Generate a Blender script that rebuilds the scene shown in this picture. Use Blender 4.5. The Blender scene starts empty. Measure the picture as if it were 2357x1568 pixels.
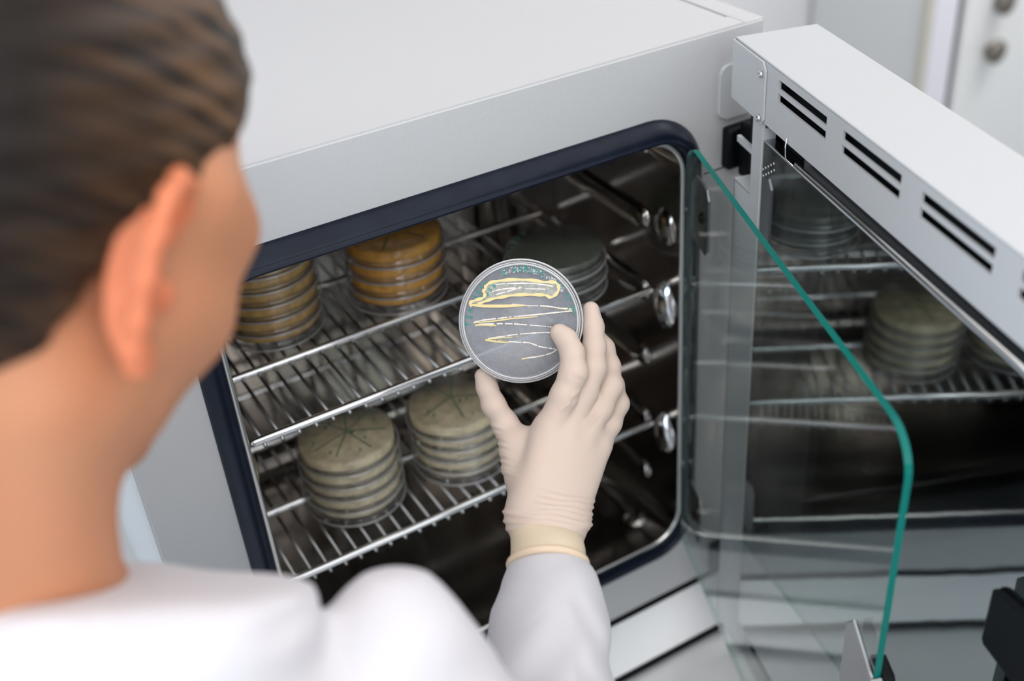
import bpy, bmesh, math, random
import numpy as np
from mathutils import Vector, Matrix
random.seed(3)
sc = bpy.context.scene
COL = sc.collection
# ------------------------------------------------------------------ camera
FPX, CX, CY = 2622.58, 1178.5, 784.0
RC = np.array([[0.86251839, 0.33125731, -0.38253185], [-0.50085147, 0.45102441, -0.73873188], [-0.07217913, 0.82876147, 0.55492756]])
CC = np.array([-0.12791738, -0.69009998, 0.82286559])
cam = bpy.data.cameras.new('camera'); cam.sensor_width = 36; cam.lens = FPX*36/2357
cam.clip_start = 0.02; cam.clip_end = 50
cam.dof.use_dof = True; cam.dof.focus_distance = 0.793; cam.dof.aperture_fstop = 3.6
co = bpy.data.objects.new('camera', cam); COL.objects.link(co)
M = Matrix([list(RC[0])+[CC[0]], list(RC[1])+[CC[1]], list(RC[2])+[CC[2]], [0, 0, 0, 1]])
co.matrix_world = M
sc.camera = co
# ------------------------------------------------------------------ world, lamps, exposure
w = bpy.data.worlds.new('world'); sc.world = w; w.use_nodes = True
w.node_tree.nodes['Background'].inputs[0].default_value = (0.80, 0.88, 1.0, 1)
w.node_tree.nodes['Background'].inputs[1].default_value = 0.5
def area(name, loc, size, power, color, target):
    l = bpy.data.lights.new(name, 'AREA'); l.shape = 'RECTANGLE'; l.size, l.size_y = size
    l.energy = power; l.color = color
    o = bpy.data.objects.new(name, l); COL.objects.link(o); o.location = loc
    o.rotation_euler = (Vector(target)-Vector(loc)).to_track_quat('-Z', 'Y').to_euler()
    return o
area('overhead_light', (-0.6, -1.45, 1.87), (1.2, 1.0), 25, (1.0, 0.98, 0.96), (-0.3, -1.1, 1.0))  # added lamp behind the camera, brightens control strip, bench and dishes
area('overhead_light', (0.15, -0.85, 1.87), (3.0, 2.2), 20, (1.0, 0.97, 0.945), (0.15, -0.85, 0))
area('overhead_light', (2.3, 0.45, 1.86), (1.4, 1.0), 46, (1.0, 0.965, 0.965), (2.1, 1.3, -.2))  # added lamp, placed and aimed to brighten the background wall and cabinet
area('fill_light', (0.4, -2.5, 1.05), (2.6, 1.5), 24, (0.985, 0.99, 1.0), (0.3, 0, 0.3))  # added frontal fill from behind the camera; no window known there
area('fill_light', (-2.3, -0.9, 0.9), (1.6, 1.3), 38, (0.70, 0.85, 1.0), (0, 0, 0.2))  # cool light from the left; its source is unseen
sc.view_settings.view_transform = 'Standard'; sc.view_settings.look = 'None'
sc.view_settings.gamma = 1; sc.view_settings.use_curve_mapping = False
sc.view_settings.exposure = 0.04
cy = sc.cycles
cy.use_denoising = True; cy.max_bounces = 14; cy.diffuse_bounces = 3; cy.glossy_bounces = 7
cy.transmission_bounces = 6; cy.transparent_max_bounces = 48
cy.caustics_reflective = True; cy.caustics_refractive = False; cy.sample_clamp_indirect = 4.0; cy.blur_glossy = 0.3
# ------------------------------------------------------------------ helpers
def wp(u, v, D):                       # point of the photograph at distance D along the optical axis
    c = np.array([(u-CX)/FPX*D, -(v-CY)/FPX*D, -D])
    return CC + RC @ c
def V(a): return Vector((float(a[0]), float(a[1]), float(a[2])))
def tag(o, label=None, cat=None, group=None, kind=None):
    if label: o['label'] = label
    if cat: o['category'] = cat
    if group: o['group'] = group
    if kind: o['kind'] = kind
    return o
def empty(name, loc=(0, 0, 0), rz=0):
    o = bpy.data.objects.new(name, None); COL.objects.link(o)
    o.location = loc; o.rotation_euler = (0, 0, rz); o.empty_display_size = 0.02
    return o
def link(name, me, mat, parent=None, smooth=False):
    o = bpy.data.objects.new(name, me); COL.objects.link(o)
    if mat is not None:
        for m in (mat if isinstance(mat, (list, tuple)) else [mat]): me.materials.append(m)
    if smooth:
        for p in me.polygons: p.use_smooth = True
    if parent is not None: o.parent = parent
    return o
def mesh_bm(name, bm):
    me = bpy.data.meshes.new(name); bm.normal_update(); bm.to_mesh(me); bm.free(); return me
def obj(name, bm, mat, parent=None, smooth=False): return link(name, mesh_bm(name, bm), mat, parent, smooth)
def box(bm, x0, x1, y0, y1, z0, z1, bev=0, mi=0, seg=2):
    vs = [bm.verts.new((x, y, z)) for x in (x0, x1) for y in (y0, y1) for z in (z0, z1)]
    fs = [bm.faces.new([vs[i] for i in f]) for f in ((0, 1, 3, 2), (4, 6, 7, 5), (0, 4, 5, 1), (2, 3, 7, 6), (0, 2, 6, 4), (1, 5, 7, 3))]
    for f in fs: f.material_index = mi
    bmesh.ops.recalc_face_normals(bm, faces=fs)
    if bev:
        es = list({e for f in fs for e in f.edges})
        r = bmesh.ops.bevel(bm, geom=es, offset=bev, segments=seg, affect='EDGES', profile=0.5)
        for f in r['faces']: f.material_index = mi; f.smooth = True
    return bm
def prism(bm, pts, y0, y1, bev=0):     # polygon in x,z extruded along y
    a = [bm.verts.new((p[0], y0, p[1])) for p in pts]; b = [bm.verts.new((p[0], y1, p[1])) for p in pts]
    n = len(pts); fs = [bm.faces.new(a[::-1]), bm.faces.new(b)]
    for i in range(n): fs.append(bm.faces.new((a[i], a[(i+1) % n], b[(i+1) % n], b[i])))
    if bev:
        es = [e for f in fs[:2] for e in f.edges]
        bmesh.ops.bevel(bm, geom=es, offset=bev, segments=2, affect='EDGES', profile=0.5)
    bmesh.ops.recalc_face_normals(bm, faces=bm.faces)
    return bm
def tube(bm, pts, r, n=10, closed=False, cap=True):
    pts = [Vector(p) for p in pts]; N = len(pts); rings = []
    rr = r if isinstance(r, (list, tuple)) else [r]*N
    t0 = (pts[1]-pts[0]).normalized()
    up = Vector((0, 0, 1)) if abs(t0.z) < .9 else Vector((1, 0, 0))
    nrm = (up - t0*up.dot(t0)).normalized()
    for i in range(N):
        a = pts[(i-1) % N] if (i > 0 or closed) else pts[0]; b = pts[(i+1) % N] if (i < N-1 or closed) else pts[-1]
        t = (b-a).normalized(); nrm = (nrm - t*nrm.dot(t)).normalized(); bi = t.cross(nrm)
        rings.append([bm.verts.new(pts[i] + rr[i]*(math.cos(2*math.pi*k/n)*nrm + math.sin(2*math.pi*k/n)*bi)) for k in range(n)])
    for i in range(N if closed else N-1):
        A, B = rings[i], rings[(i+1) % N]
        for k in range(n): bm.faces.new((A[k], A[(k+1) % n], B[(k+1) % n], B[k])).smooth = True
    if cap and not closed: bm.faces.new(rings[0][::-1]); bm.faces.new(rings[-1])
    return bm
def lathe(bm, prof, n=64, closed=False, c=(0, 0, 0), mi=0):
    rings = []
    for r, z in prof:
        if r < 1e-6: rings.append([bm.verts.new((c[0], c[1], c[2]+z))])
        else: rings.append([bm.verts.new((c[0]+r*math.cos(2*math.pi*k/n), c[1]+r*math.sin(2*math.pi*k/n), c[2]+z)) for k in range(n)])
    m = len(rings)
    for i in range(m if closed else m-1):
        A, B = rings[i], rings[(i+1) % m]
        for k in range(n):
            q = [A[k % len(A)], A[(k+1) % len(A)], B[(k+1) % len(B)], B[k % len(B)]]
            q2 = []
            for v in q:
                if v not in q2: q2.append(v)
            if len(q2) > 2: f = bm.faces.new(q2); f.smooth = True; f.material_index = mi
    bmesh.ops.recalc_face_normals(bm, faces=bm.faces)
    return bm
def rrect(x0, x1, z0, z1, r, n=10):    # rounded rectangle loop in x,z
    out = []
    for cx, cz, a0 in ((x1-r, z1-r, 0), (x0+r, z1-r, 90), (x0+r, z0+r, 180), (x1-r, z0+r, 270)):
        for k in range(n+1):
            a = math.radians(a0+90*k/n); out.append((cx+r*math.cos(a), cz+r*math.sin(a)))
    return out
# ------------------------------------------------------------------ materials
def N(m, t, **kw):
    n = m.node_tree.nodes.new(t)
    for k, v in kw.items(): setattr(n, k, v)
    return n
def pbr(name, col, rough=.5, metal=0, spec=.5, noise=None, bump=None, trans=0, sss=0, coat=0, sheen=0):
    m = bpy.data.materials.new(name); m.use_nodes = True; nt = m.node_tree; b = nt.nodes['Principled BSDF']
    b.inputs['Base Color'].default_value = (*col, 1); b.inputs['Roughness'].default_value = rough
    b.inputs['Metallic'].default_value = metal; b.inputs['Specular IOR Level'].default_value = spec
    b.inputs['Transmission Weight'].default_value = trans; b.inputs['Coat Weight'].default_value = coat
    b.inputs['Sheen Weight'].default_value = sheen
    if sss: b.inputs['Subsurface Weight'].default_value = sss; b.inputs['Subsurface Scale'].default_value = .006
    if noise or bump: tc = N(m, 'ShaderNodeTexCoord')
    if noise:                           # (scale, colour2, amount)
        nz = N(m, 'ShaderNodeTexNoise'); nz.inputs['Scale'].default_value = noise[0]; nz.inputs['Detail'].default_value = 4
        rp = N(m, 'ShaderNodeValToRGB'); rp.color_ramp.elements[0].position = .35; rp.color_ramp.elements[1].position = .7
        rp.color_ramp.elements[0].color = (*col, 1); rp.color_ramp.elements[1].color = (*noise[1], 1)
        nt.links.new(tc.outputs['Object'], nz.inputs['Vector']); nt.links.new(nz.outputs['Fac'], rp.inputs['Fac'])
        nt.links.new(rp.outputs['Color'], b.inputs['Base Color'])
    if bump:                            # (scale, strength, distance)
        nz = N(m, 'ShaderNodeTexNoise'); nz.inputs['Scale'].default_value = bump[0]; nz.inputs['Detail'].default_value = 3
        bp = N(m, 'ShaderNodeBump'); bp.inputs['Strength'].default_value = bump[1]; bp.inputs['Distance'].default_value = bump[2]
        nt.links.new(tc.outputs['Object'], nz.inputs['Vector']); nt.links.new(nz.outputs['Fac'], bp.inputs['Height'])
        nt.links.new(bp.outputs['Normal'], b.inputs['Normal'])
    return m
def clear(name, tint, ior=1.45, rough=.03, body=(1, 1, 1), solid=0.0, noise=0, tl_=.45):
    """thin clear sheet: see-through with a Fresnel sheen; solid = share of milky body"""
    m = bpy.data.materials.new(name); m.use_nodes = True; nt = m.node_tree; nt.nodes.remove(nt.nodes['Principled BSDF'])
    out = nt.nodes['Material Output']
    tr = N(m, 'ShaderNodeBsdfTransparent'); tr.inputs[0].default_value = (*tint, 1)
    gl = N(m, 'ShaderNodeBsdfGlossy'); gl.inputs['Roughness'].default_value = rough
    lw = N(m, 'ShaderNodeLayerWeight'); lw.inputs['Blend'].default_value = .5      # Schlick reflectance, the same from both sides
    pw = N(m, 'ShaderNodeMath', operation='POWER'); pw.inputs[1].default_value = 5; nt.links.new(lw.outputs['Facing'], pw.inputs[0])
    f0 = ((ior-1)/(ior+1))**2
    fr = N(m, 'ShaderNodeMath', operation='MULTIPLY_ADD'); fr.inputs[1].default_value = 1-f0; fr.inputs[2].default_value = f0; nt.links.new(pw.outputs[0], fr.inputs[0])
    mx = N(m, 'ShaderNodeMixShader'); nt.links.new(fr.outputs[0], mx.inputs[0])
    base = tr
    if solid:
        df = N(m, 'ShaderNodeBsdfDiffuse'); df.inputs[0].default_value = (*body, 1)
        tl = N(m, 'ShaderNodeBsdfTranslucent'); tl.inputs[0].default_value = (*body, 1)
        m1 = N(m, 'ShaderNodeMixShader'); m1.inputs[0].default_value = tl_
        nt.links.new(df.outputs[0], m1.inputs[1]); nt.links.new(tl.outputs[0], m1.inputs[2])
        m2 = N(m, 'ShaderNodeMixShader'); m2.inputs[0].default_value = solid
        nt.links.new(tr.outputs[0], m2.inputs[1]); nt.links.new(m1.outputs[0], m2.inputs[2]); base = m2
        if noise:
            tc = N(m, 'ShaderNodeTexCoord'); nz = N(m, 'ShaderNodeTexNoise'); nz.inputs['Scale'].default_value = noise; nz.inputs['Detail'].default_value = 6
            mr = N(m, 'ShaderNodeMapRange'); mr.inputs[1].default_value = .3; mr.inputs[2].default_value = .7
            mr.inputs[3].default_value = solid*.75; mr.inputs[4].default_value = min(1, solid*1.25)
            nt.links.new(tc.outputs['Object'], nz.inputs['Vector']); nt.links.new(nz.outputs['Fac'], mr.inputs[0]); nt.links.new(mr.outputs[0], m2.inputs[0])
    nt.links.new(base.outputs[0], mx.inputs[1]); nt.links.new(gl.outputs[0], mx.inputs[2]); nt.links.new(mx.outputs[0], out.inputs['Surface'])
    return m
PAINT = pbr('light_grey_powder_paint', (.53, .535, .54), .55, spec=.35, bump=(420, .35, .0006))
PAINT_TOP = pbr('light_grey_smooth_paint', (.55, .54, .54), .5, spec=.35, bump=(300, .1, .0003))
GAP_DK = pbr('recess_shade_black', (.010, .011, .013), .8, spec=.1)  # near-black colour carries the shade inside gaps, slots and recesses
RUBBER = pbr('navy_black_rubber', (.002, .005, .014), .36, spec=.25, noise=(60, (.004, .009, .021)), bump=(900, .12, .0003))
BLACK = pbr('black_plastic', (.003, .004, .005), .5, spec=.18)
STEEL_L = pbr('polished_lip_steel', (.72, .70, .67), .22, 1)
FLANGE = pbr('flange_steel_shade', (.05, .05, .052), .25, .6)  # steel darkened in colour, for the shade in the panel rim recess
WIRE = pbr('darkened_chromed_wire', (.42, .42, .42), .22, 1)  # chrome darkened in colour, for the dark reflections along the wires
CHROME = pbr('chromed_wire', (.80, .80, .80), .12, 1)
STEEL = pbr('bright_annealed_chamber_steel', (.36, .335, .31), .13, 1, bump=(5, .10, .01))
MIRROR = pbr('polished_door_panel_steel', (.40, .425, .44), .035, 1, bump=(5, .04, .01))
PLATE = pbr('satin_steel_plate', (.42, .42, .43), .3, 1)
SCREW = pbr('zinc_screw', (.75, .75, .75), .3, 1)
GLASS = clear('pale_green_window_glass', (.955, .982, .975), 1.55, .012)
GEDGE2 = clear('pale_glass_edge', (.72, .86, .82), 1.7, .08, (.45, .65, .6), .15)
GEDGE = pbr('teal_glass_edge', (.0, .15, .125), .22, spec=.22)
PLASTIC = clear('clear_polystyrene', (.93, .93, .935), 1.55, .08)
PLASTIC_H = clear('clear_polystyrene_soft_sheen', (.98, .98, .985), 1.6, .32, (.9, .9, .93), .035)
PLASTIC2 = clear('clear_polystyrene_rim', (.985, .985, .985), 1.6, .08, (.9, .9, .93), .012)
AG_OLIVE = clear('olive_agar', (.80, .74, .56), 1.35, .1, (.98, .87, .60), .80, 90, .2)
AG_AMBER = clear('amber_agar', (.72, .48, .18), 1.35, .1, (.95, .50, .09), .85, 90, .2)
AG_AMBER2 = clear('brown_amber_agar', (.66, .5, .26), 1.35, .1, (.72, .46, .16), .80, 90, .2)
AG_GREY = clear('grey_green_agar', (.72, .76, .70), 1.35, .1, (.42, .46, .38), .30, 90)
AG_HELD = clear('pale_grey_agar', (.82, .85, .9), 1.3, .4, (.46, .49, .54), .42, 260)
RIM = clear('frosty_rim_highlight', (.92, .92, .93), 2.2, .2, (.97, .96, .96), .68)  # milky white body paints the highlights along the held dish's rims
RIM2 = clear('stack_rim_highlight', (.95, .95, .95), 3.0, .22, (.97, .97, .97), .40)  # milky body paints the specular glints on the stacked lids' rims
COLONY_Y = pbr('yellow_colony_growth', (.86, .66, .30), .35, noise=(500, (.85, .68, .34)), sss=.2)
COLONY_W = pbr('pale_colony_growth', (.82, .76, .70), .3)
COLONY_F = clear('thin_growth_film', (.9, .92, .9), 1.3, .2, (.86, .86, .78), .65, 300)
INK = pbr('green_marker_ink', (.0, .27, .22), .4)
INK_D = pbr('dark_green_marker_ink', (.05, .17, .12), .5)
GLOVE = pbr('latex_glove', (.66, .53, .45), .5, spec=.3, sss=.12, bump=(260, .12, .0006))
CUFFM = pbr('yellowed_latex_cuff', (.76, .60, .44), .42, spec=.35, sss=.1, bump=(120, .15, .001))
CLOTH = pbr('white_coat_cotton', (.625, .605, .63), .85, spec=.15, bump=(700, .15, .0004), sheen=.1)
SKIN = pbr('warm_skin', (.55, .25, .135), .5, spec=.3, noise=(22, (.57, .245, .13)), sss=.2, bump=(260, .1, .0004))
EARM = pbr('reddish_ear_skin', (.66, .21, .10), .5, spec=.35, sss=.35)
WHITE_W = pbr('white_wall_paint', (.80, .80, .81), .7, noise=(1.5, (.82, .82, .825)))
CAB = pbr('white_cabinet_laminate', (.76, .78, .775), .4, noise=(2, (.80, .81, .80)))
CABT = pbr('lilac_white_trim', (.76, .76, .82), .5)
CREAM = pbr('cream_edge_strip', (.62, .60, .52), .5)
KNOBM = pbr('brushed_brown_steel', (.22, .20, .17), .35, .8)
FLOORM = pbr('grey_vinyl_floor', (.35, .37, .39), .5, noise=(6, (.42, .44, .45)))
BENCH = pbr('white_bench_laminate', (.80, .80, .795), .4, noise=(3, (.82, .82, .82)))
STRIPM = pbr('white_control_strip_paint', (.84, .84, .84), .45)
TROUS = pbr('dark_trouser_cloth', (.05, .06, .09), .9)
EYEW = pbr('eye_white', (.85, .83, .8), .2); IRIS = pbr('brown_iris', (.08, .04, .02), .2); LIPM = pbr('lip_skin', (.55, .2, .16), .45)
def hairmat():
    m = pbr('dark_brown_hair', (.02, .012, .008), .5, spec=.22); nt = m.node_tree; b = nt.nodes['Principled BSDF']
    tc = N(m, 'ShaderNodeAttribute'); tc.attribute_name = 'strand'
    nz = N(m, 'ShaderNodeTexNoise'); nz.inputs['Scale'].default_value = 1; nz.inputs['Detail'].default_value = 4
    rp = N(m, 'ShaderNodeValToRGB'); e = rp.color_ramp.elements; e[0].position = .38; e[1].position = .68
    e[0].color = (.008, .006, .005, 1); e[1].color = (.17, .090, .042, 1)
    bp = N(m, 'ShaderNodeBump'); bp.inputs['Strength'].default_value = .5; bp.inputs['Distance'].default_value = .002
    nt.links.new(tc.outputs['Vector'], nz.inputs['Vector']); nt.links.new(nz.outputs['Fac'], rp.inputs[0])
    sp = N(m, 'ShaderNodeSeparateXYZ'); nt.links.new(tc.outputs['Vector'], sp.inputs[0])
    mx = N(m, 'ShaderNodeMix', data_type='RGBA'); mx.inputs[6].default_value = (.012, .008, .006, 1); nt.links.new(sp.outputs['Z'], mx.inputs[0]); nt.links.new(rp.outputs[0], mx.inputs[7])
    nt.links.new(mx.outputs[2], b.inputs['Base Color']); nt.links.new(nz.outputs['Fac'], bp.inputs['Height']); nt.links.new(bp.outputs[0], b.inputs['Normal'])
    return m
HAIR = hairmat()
# ------------------------------------------------------------------ room
def slab(name, x0, x1, y0, y1, z0, z1, m):
    b = bmesh.new(); box(b, x0, x1, y0, y1, z0, z1); return tag(obj(name, b, m), kind='structure')
FZ = -0.89
slab('floor', -2.6, 3.4, -2.6, 1.5, FZ-.1, FZ, FLOORM)
slab('ceiling', -2.6, 3.4, -2.6, 1.5, 1.9, 2.0, WHITE_W)
slab('wall_back', -2.6, 3.4, 1.4, 1.5, FZ, 1.9, WHITE_W)
slab('wall_right', 3.3, 3.4, -2.6, 1.4, FZ, 1.9, WHITE_W)
slab('wall_left', -2.7, -2.6, -2.6, 1.5, FZ, 1.9, WHITE_W)
slab('wall_front', -2.6, 3.4, -2.7, -2.6, FZ, 1.9, WHITE_W)
# ------------------------------------------------------------------ incubator
W, H, DEP = .40, .438, .345
TOP = .5156; XL, XR = -.082, .482; YB = .565
inc = empty('incubator', (0.2, 0.28, -.115)); IO = Vector(inc.location)
tag(inc, 'light grey laboratory incubator standing open with a polished steel chamber', 'incubator')
def part(name, bm, m, smooth=False, parent=None):
    bmesh.ops.translate(bm, vec=-IO, verts=bm.verts)
    return obj(name, bm, m, parent or inc, smooth)
# front frame with the rounded opening
b = bmesh.new()
inner = rrect(-.004, W+.004, -.004, H+.004, .036, 10); outer = [(XR, TOP), (XL, TOP), (XL, -.082), (XR, -.082)]
n = 11
vi = [b.verts.new((x, 0, z)) for x, z in inner]; vib = [b.verts.new((x, .02, z)) for x, z in inner]
vo = [b.verts.new((x, 0, z)) for x, z in outer]; vob = [b.verts.new((x, .02, z)) for x, z in outer]
for i in range(4):
    for k in range(n-1): b.faces.new((vi[i*n+k], vi[i*n+k+1], vo[i]))
    b.faces.new((vi[i*n+n-1], vi[((i+1) % 4)*n], vo[(i+1) % 4], vo[i]))
    b.faces.new((vo[i], vo[(i+1) % 4], vob[(i+1) % 4], vob[i]))
for k in range(len(vi)): b.faces.new((vi[k], vi[(k+1) % len(vi)], vib[(k+1) % len(vi)], vib[k]))
bmesh.ops.recalc_face_normals(b, faces=b.faces)
bmesh.ops.bevel(b, geom=[e for e in b.edges if all(v in vo for v in e.verts)], offset=.0014, segments=3, affect='EDGES')
part('front_frame', b, PAINT)
b = bmesh.new(); box(b, XL+.02, .4620, .0212, YB, TOP-.012, TOP-.0002, .001); box(b, XL+.02, .4620, .002, .0212, TOP-.001, TOP+.0006)
part('top_panel', b, PAINT_TOP)
for s in (0, 1):
    b = bmesh.new()
    if s: box(b, .4635, XR, .0015, YB, TOP-.012, TOP+.0008, .001); box(b, XR-.012, XR, .0205, YB, -.082, TOP-.012)
    else: box(b, XL, XL+.0185, .0015, YB, TOP-.012, TOP+.0008, .001); box(b, XL, XL+.012, .0205, YB, -.082, TOP-.012)
    part('side_panel', b, PAINT_TOP if s else PAINT)
b = bmesh.new(); box(b, XL+.012, XR-.012, YB-.01, YB, -.082, TOP-.012); part('rear_panel', b, PAINT)
b = bmesh.new(); box(b, .424, XR-.001, -.0004, .001, .3952, .3962); part('seam', b, GAP_DK)
# steel chamber
b = bmesh.new(); loop = rrect(0, W, 0, H, .034, 10); rings = []
for y in [0, .02, .1, .2, .3, DEP-.03]: rings.append([b.verts.new((x, y, z)) for x, z in loop])
for k, (dy, ins) in enumerate(((.012, .004), (.022, .013), (.03, .028))):
    l2 = rrect(ins, W-ins, ins, H-ins, .034, 10); rings.append([b.verts.new((x, DEP-.03+dy, z)) for x, z in l2])
for A, B in zip(rings, rings[1:]):
    for k in range(len(A)): b.faces.new((A[k], B[k], B[(k+1) % len(A)], A[(k+1) % len(A)])).smooth = True
b.faces.new(rings[-1]); part('chamber_lining', b, STEEL)
# raised shelf ledges pressed into the side walls
def pill(bm, side, y0, y1, z, hz, dep, flip=1):
    nz, ny = 10, 26; g = []
    for i in range(ny+1):
        # cosine spacing gives round ends
        t = i/ny; yy = y0+(y1-y0)*(.5-.5*math.cos(math.pi*t)); row = []
        e = min(1, min(yy-y0, y1-yy)/hz); half = hz*math.sqrt(max(0, 1-(1-e)**2)) if e < 1 else hz
        half = max(half, .0002)
        for j in range(nz+1):
            a = -1+2*j/nz; d = dep*max(0, (1-a*a))**.8*(half/hz)
            row.append(bm.verts.new(((d if side < 0 else W-d), yy, z+a*half)))
        g.append(row)
    for i in range(ny):
        for j in range(nz): bm.faces.new((g[i][j], g[i+1][j], g[i+1][j+1], g[i][j+1])).smooth = True
for zz in (.045, .115, .19, .265, .34, .412):
    for s in (-1, 1):
        b = bmesh.new(); pill(b, s, .045, .31, zz, .013, .006); part('shelf_ledge', b, STEEL)
for zz in (.1225, .2715, .352):
    for s in (-1, 1):
        b = bmesh.new(); pill(b, s, .006, .036, zz-.008, .030 if zz < .3 else .02, .010 if zz < .3 else .006); part('ledge_stop', b, CHROME if zz in (.1225, .2715) else STEEL)
b = bmesh.new()
for x in np.arange(.05, .36, .05): box(b, x, x+.018, DEP-.005, DEP+.002, .04, .40, .004)
part('rear_wall_ribs', b, STEEL)
b = bmesh.new(); lathe(b, [(0, .006), (.006, .0055), (.011, .0035), (.015, .0002)], 28, c=(W-.020, .040, 0)); part('floor_dimple', b, STEEL)
# bright lip and gasket
def sweep(prof, off_loop, r, nn=12):
    b = bmesh.new(); rings = []
    for o, y in prof:
        l = rrect(-o, W+o, -o, H+o, max(r+o, .006), nn); rings.append([b.verts.new((x, y, z)) for x, z in l])
    m = len(rings)
    for i in range(m):
        A, B = rings[i], rings[(i+1) % m]
        for k in range(len(A)): b.faces.new((A[k], A[(k+1) % len(A)], B[(k+1) % len(A)], B[k])).smooth = True
    bmesh.ops.recalc_face_normals(b, faces=b.faces); return b
lip = [(.0012+.0032*math.cos(a), -.002+.0026*math.sin(a)) for a in np.linspace(0, 2*math.pi, 10, endpoint=False)]
part('opening_lip', sweep(lip, 0, .034), STEEL_L)
gk = [(.0042, .004), (.0034, -.006), (.0036, -.0120), (.0052, -.0150), (.0072, -.0146), (.0082, -.0128), (.0100, -.0130), (.0130, -.0108), (.0160, -.0075), (.0185, -.0040), (.0205, -.0010), (.0208, .004)]
part('door_gasket', sweep(gk, 0, .034), RUBBER)
# slanted control strip below the door, base
b = bmesh.new()
prof = [(.02, -.1120), (-.002, -.0885), (-.0400, -.1150), (-.0400, -.1155), (.02, -.1155)]
vs0 = [b.verts.new((XL, y, z)) for y, z in prof]; vs1 = [b.verts.new((XR, y, z)) for y, z in prof]
b.faces.new(vs0); b.faces.new(vs1[::-1])
for i in range(5): b.faces.new((vs0[i], vs0[(i+1) % 5], vs1[(i+1) % 5], vs1[i]))
bmesh.ops.recalc_face_normals(b, faces=b.faces); part('slanted_control_strip', b, STRIPM)
b = bmesh.new(); box(b, XL+.004, XR-.004, .006, YB, -.1155, -.082); box(b, XL+.004, XR-.004, .0030, .02, -.1150, -.0815); part('base_recess', b, GAP_DK)
b = bmesh.new(); box(b, XL+.004, XR-.004, -.0408, YB-.02, -.1262, -.1155); part('under_gap_shade', b, GAP_DK)  # black strip stands in for the shadow gap under the incubator
for x in (XL+.04, XR-.04):
    for y in (.0, YB-.06):
        b = bmesh.new(); lathe(b, [(0, 0), (.018, 0), (.018, .0080), (0, .0080)], 20, c=(x, y, -.134)); part('foot', b, BLACK)
# hinge tab on the frame and black hinge block
b = bmesh.new(); pts = rrect(.4365, .475, .4405, .4865, .007, 5); prism(b, pts, -.0035, 0, .0012); part('hinge_tab', b, PAINT)
for zc in (.418, -.055):
    b = bmesh.new(); box(b, .441, .478, -.012, 0, zc-.021, zc+.016, .003); hb = part('hinge_block', b, BLACK)
    b = bmesh.new(); box(b, .450, .478, -.040, -.012, zc-.026, zc+.022, .002); part('hinge_arm', b, BLACK, parent=hb).location = (0, 0, 0)
# ------------------------------------------------------------------ outer door
TH = math.radians(-106.0)
door = empty('outer_door', (.43, 0, -.09), TH); DZ = .09
tag(door, 'open light grey metal outer door with vent slots and mirror-like inner panel', 'door')
SE = .505                               # free end
def dpart(name, bm, m, smooth=False, parent=None):
    bmesh.ops.translate(bm, vec=(0, 0, DZ), verts=bm.verts); return obj(name, bm, m, parent or door, smooth)
b = bmesh.new()
box(b, .043, SE, 0, .002, .5190, .5245)
slots = [(.1185, .190), (.2115, .2825), (.3045, .375), (.3975, .468)]
for z0, z1 in ((.5122, .5190), (.5026, .5090)):
    xs = .043
    for a, c in slots: box(b, xs, a, 0, .002, z0, z1); xs = c
    box(b, xs, SE, 0, .002, z0, z1)
box(b, .043, SE, 0, .002, .5090, .5122); box(b, .080, SE, 0, .002, .4785, .5026)
bmesh.ops.remove_doubles(b, verts=b.verts, dist=.00001)
box(b, .043, SE, 0, .066, .5245, .5262, .0008)
dpart('slotted_top_band', b, PAINT)
b = bmesh.new(); box(b, .045, SE, .0585, .066, -.088, .5245); box(b, SE-.002, SE, .002, .0585, -.088, .5245); box(b, .045, SE, .002, .0585, -.088, -.084)
dpart('outer_shell', b, PAINT)
b = bmesh.new(); box(b, .043, .045, 0, .066, .478, .5245); box(b, .043, .0455, .030, .066, -.088, .478); dpart('hinge_side_wall', b, PAINT)
b = bmesh.new(); box(b, .110, SE-.004, .0105, .0575, -.08, .5225); dpart('dark_backing', b, GAP_DK)  # near-black backing, paints the shade inside the door behind slots and gap
b = bmesh.new(); prism(b, [(.0425, .4785), (.0915, .4785), (.0965, .4770), (.1000, .4815), (.1000, .5190), (.0950, .5245), (.0425, .5245)], -.0018, -.0002, .0004)
ep = dpart('end_plate', b, PAINT)
for s, z in ((.0945, .5150), (.0945, .4815)):
    b = bmesh.new(); lathe(b, [(0, .0012), (.0009, .0012), (.0010, .0022), (.0022, .0020), (.0028, 0), (0, 0)], 16)
    o = obj('screw', b, SCREW, ep); o.rotation_euler = (math.pi/2, 0, 0); o.location = (s, -.0018, z+DZ)
b = bmesh.new(); box(b, .080, .0975, 0, .002, .4130, .4790); box(b, .050, .0975, 0, .002, -.088, .4130)
box(b, .0965, .0985, -.001, .010, -.088, .4740); box(b, .050, .052, 0, .030, -.088, .4130)
dpart('hinge_stile', b, PAINT)
b = bmesh.new(); box(b, .050, .080, .0, .022, .4118, .4132); dpart('stile_flange', b, PAINT)
b = bmesh.new(); box(b, .044, .080, .004, .007, .4415, .4465); dpart('hinge_strap', b, PAINT)
b = bmesh.new(); box(b, .046, .080, .014, .05, .40, .477); dpart('hinge_housing', b, BLACK)
b = bmesh.new(); box(b, .0995, SE-.012, -.0004, .0095, -.045, .4660, .0016, seg=3); mp_ = dpart('polished_inner_panel', b, MIRROR)
b = bmesh.new(); prism(b, [(.150, .4660), (SE-.014, .4660), (SE-.014, .4790), (.150, .4790)], .0075, .0100); dpart('panel_flange', b, FLANGE)
b = bmesh.new(); tube(b, [(.150, .0012, .4680+DZ), (SE-.016, .0012, .4680+DZ)], .0016, 10); obj('panel_rim_bead', b, STEEL_L, door)
b = bmesh.new()
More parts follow.
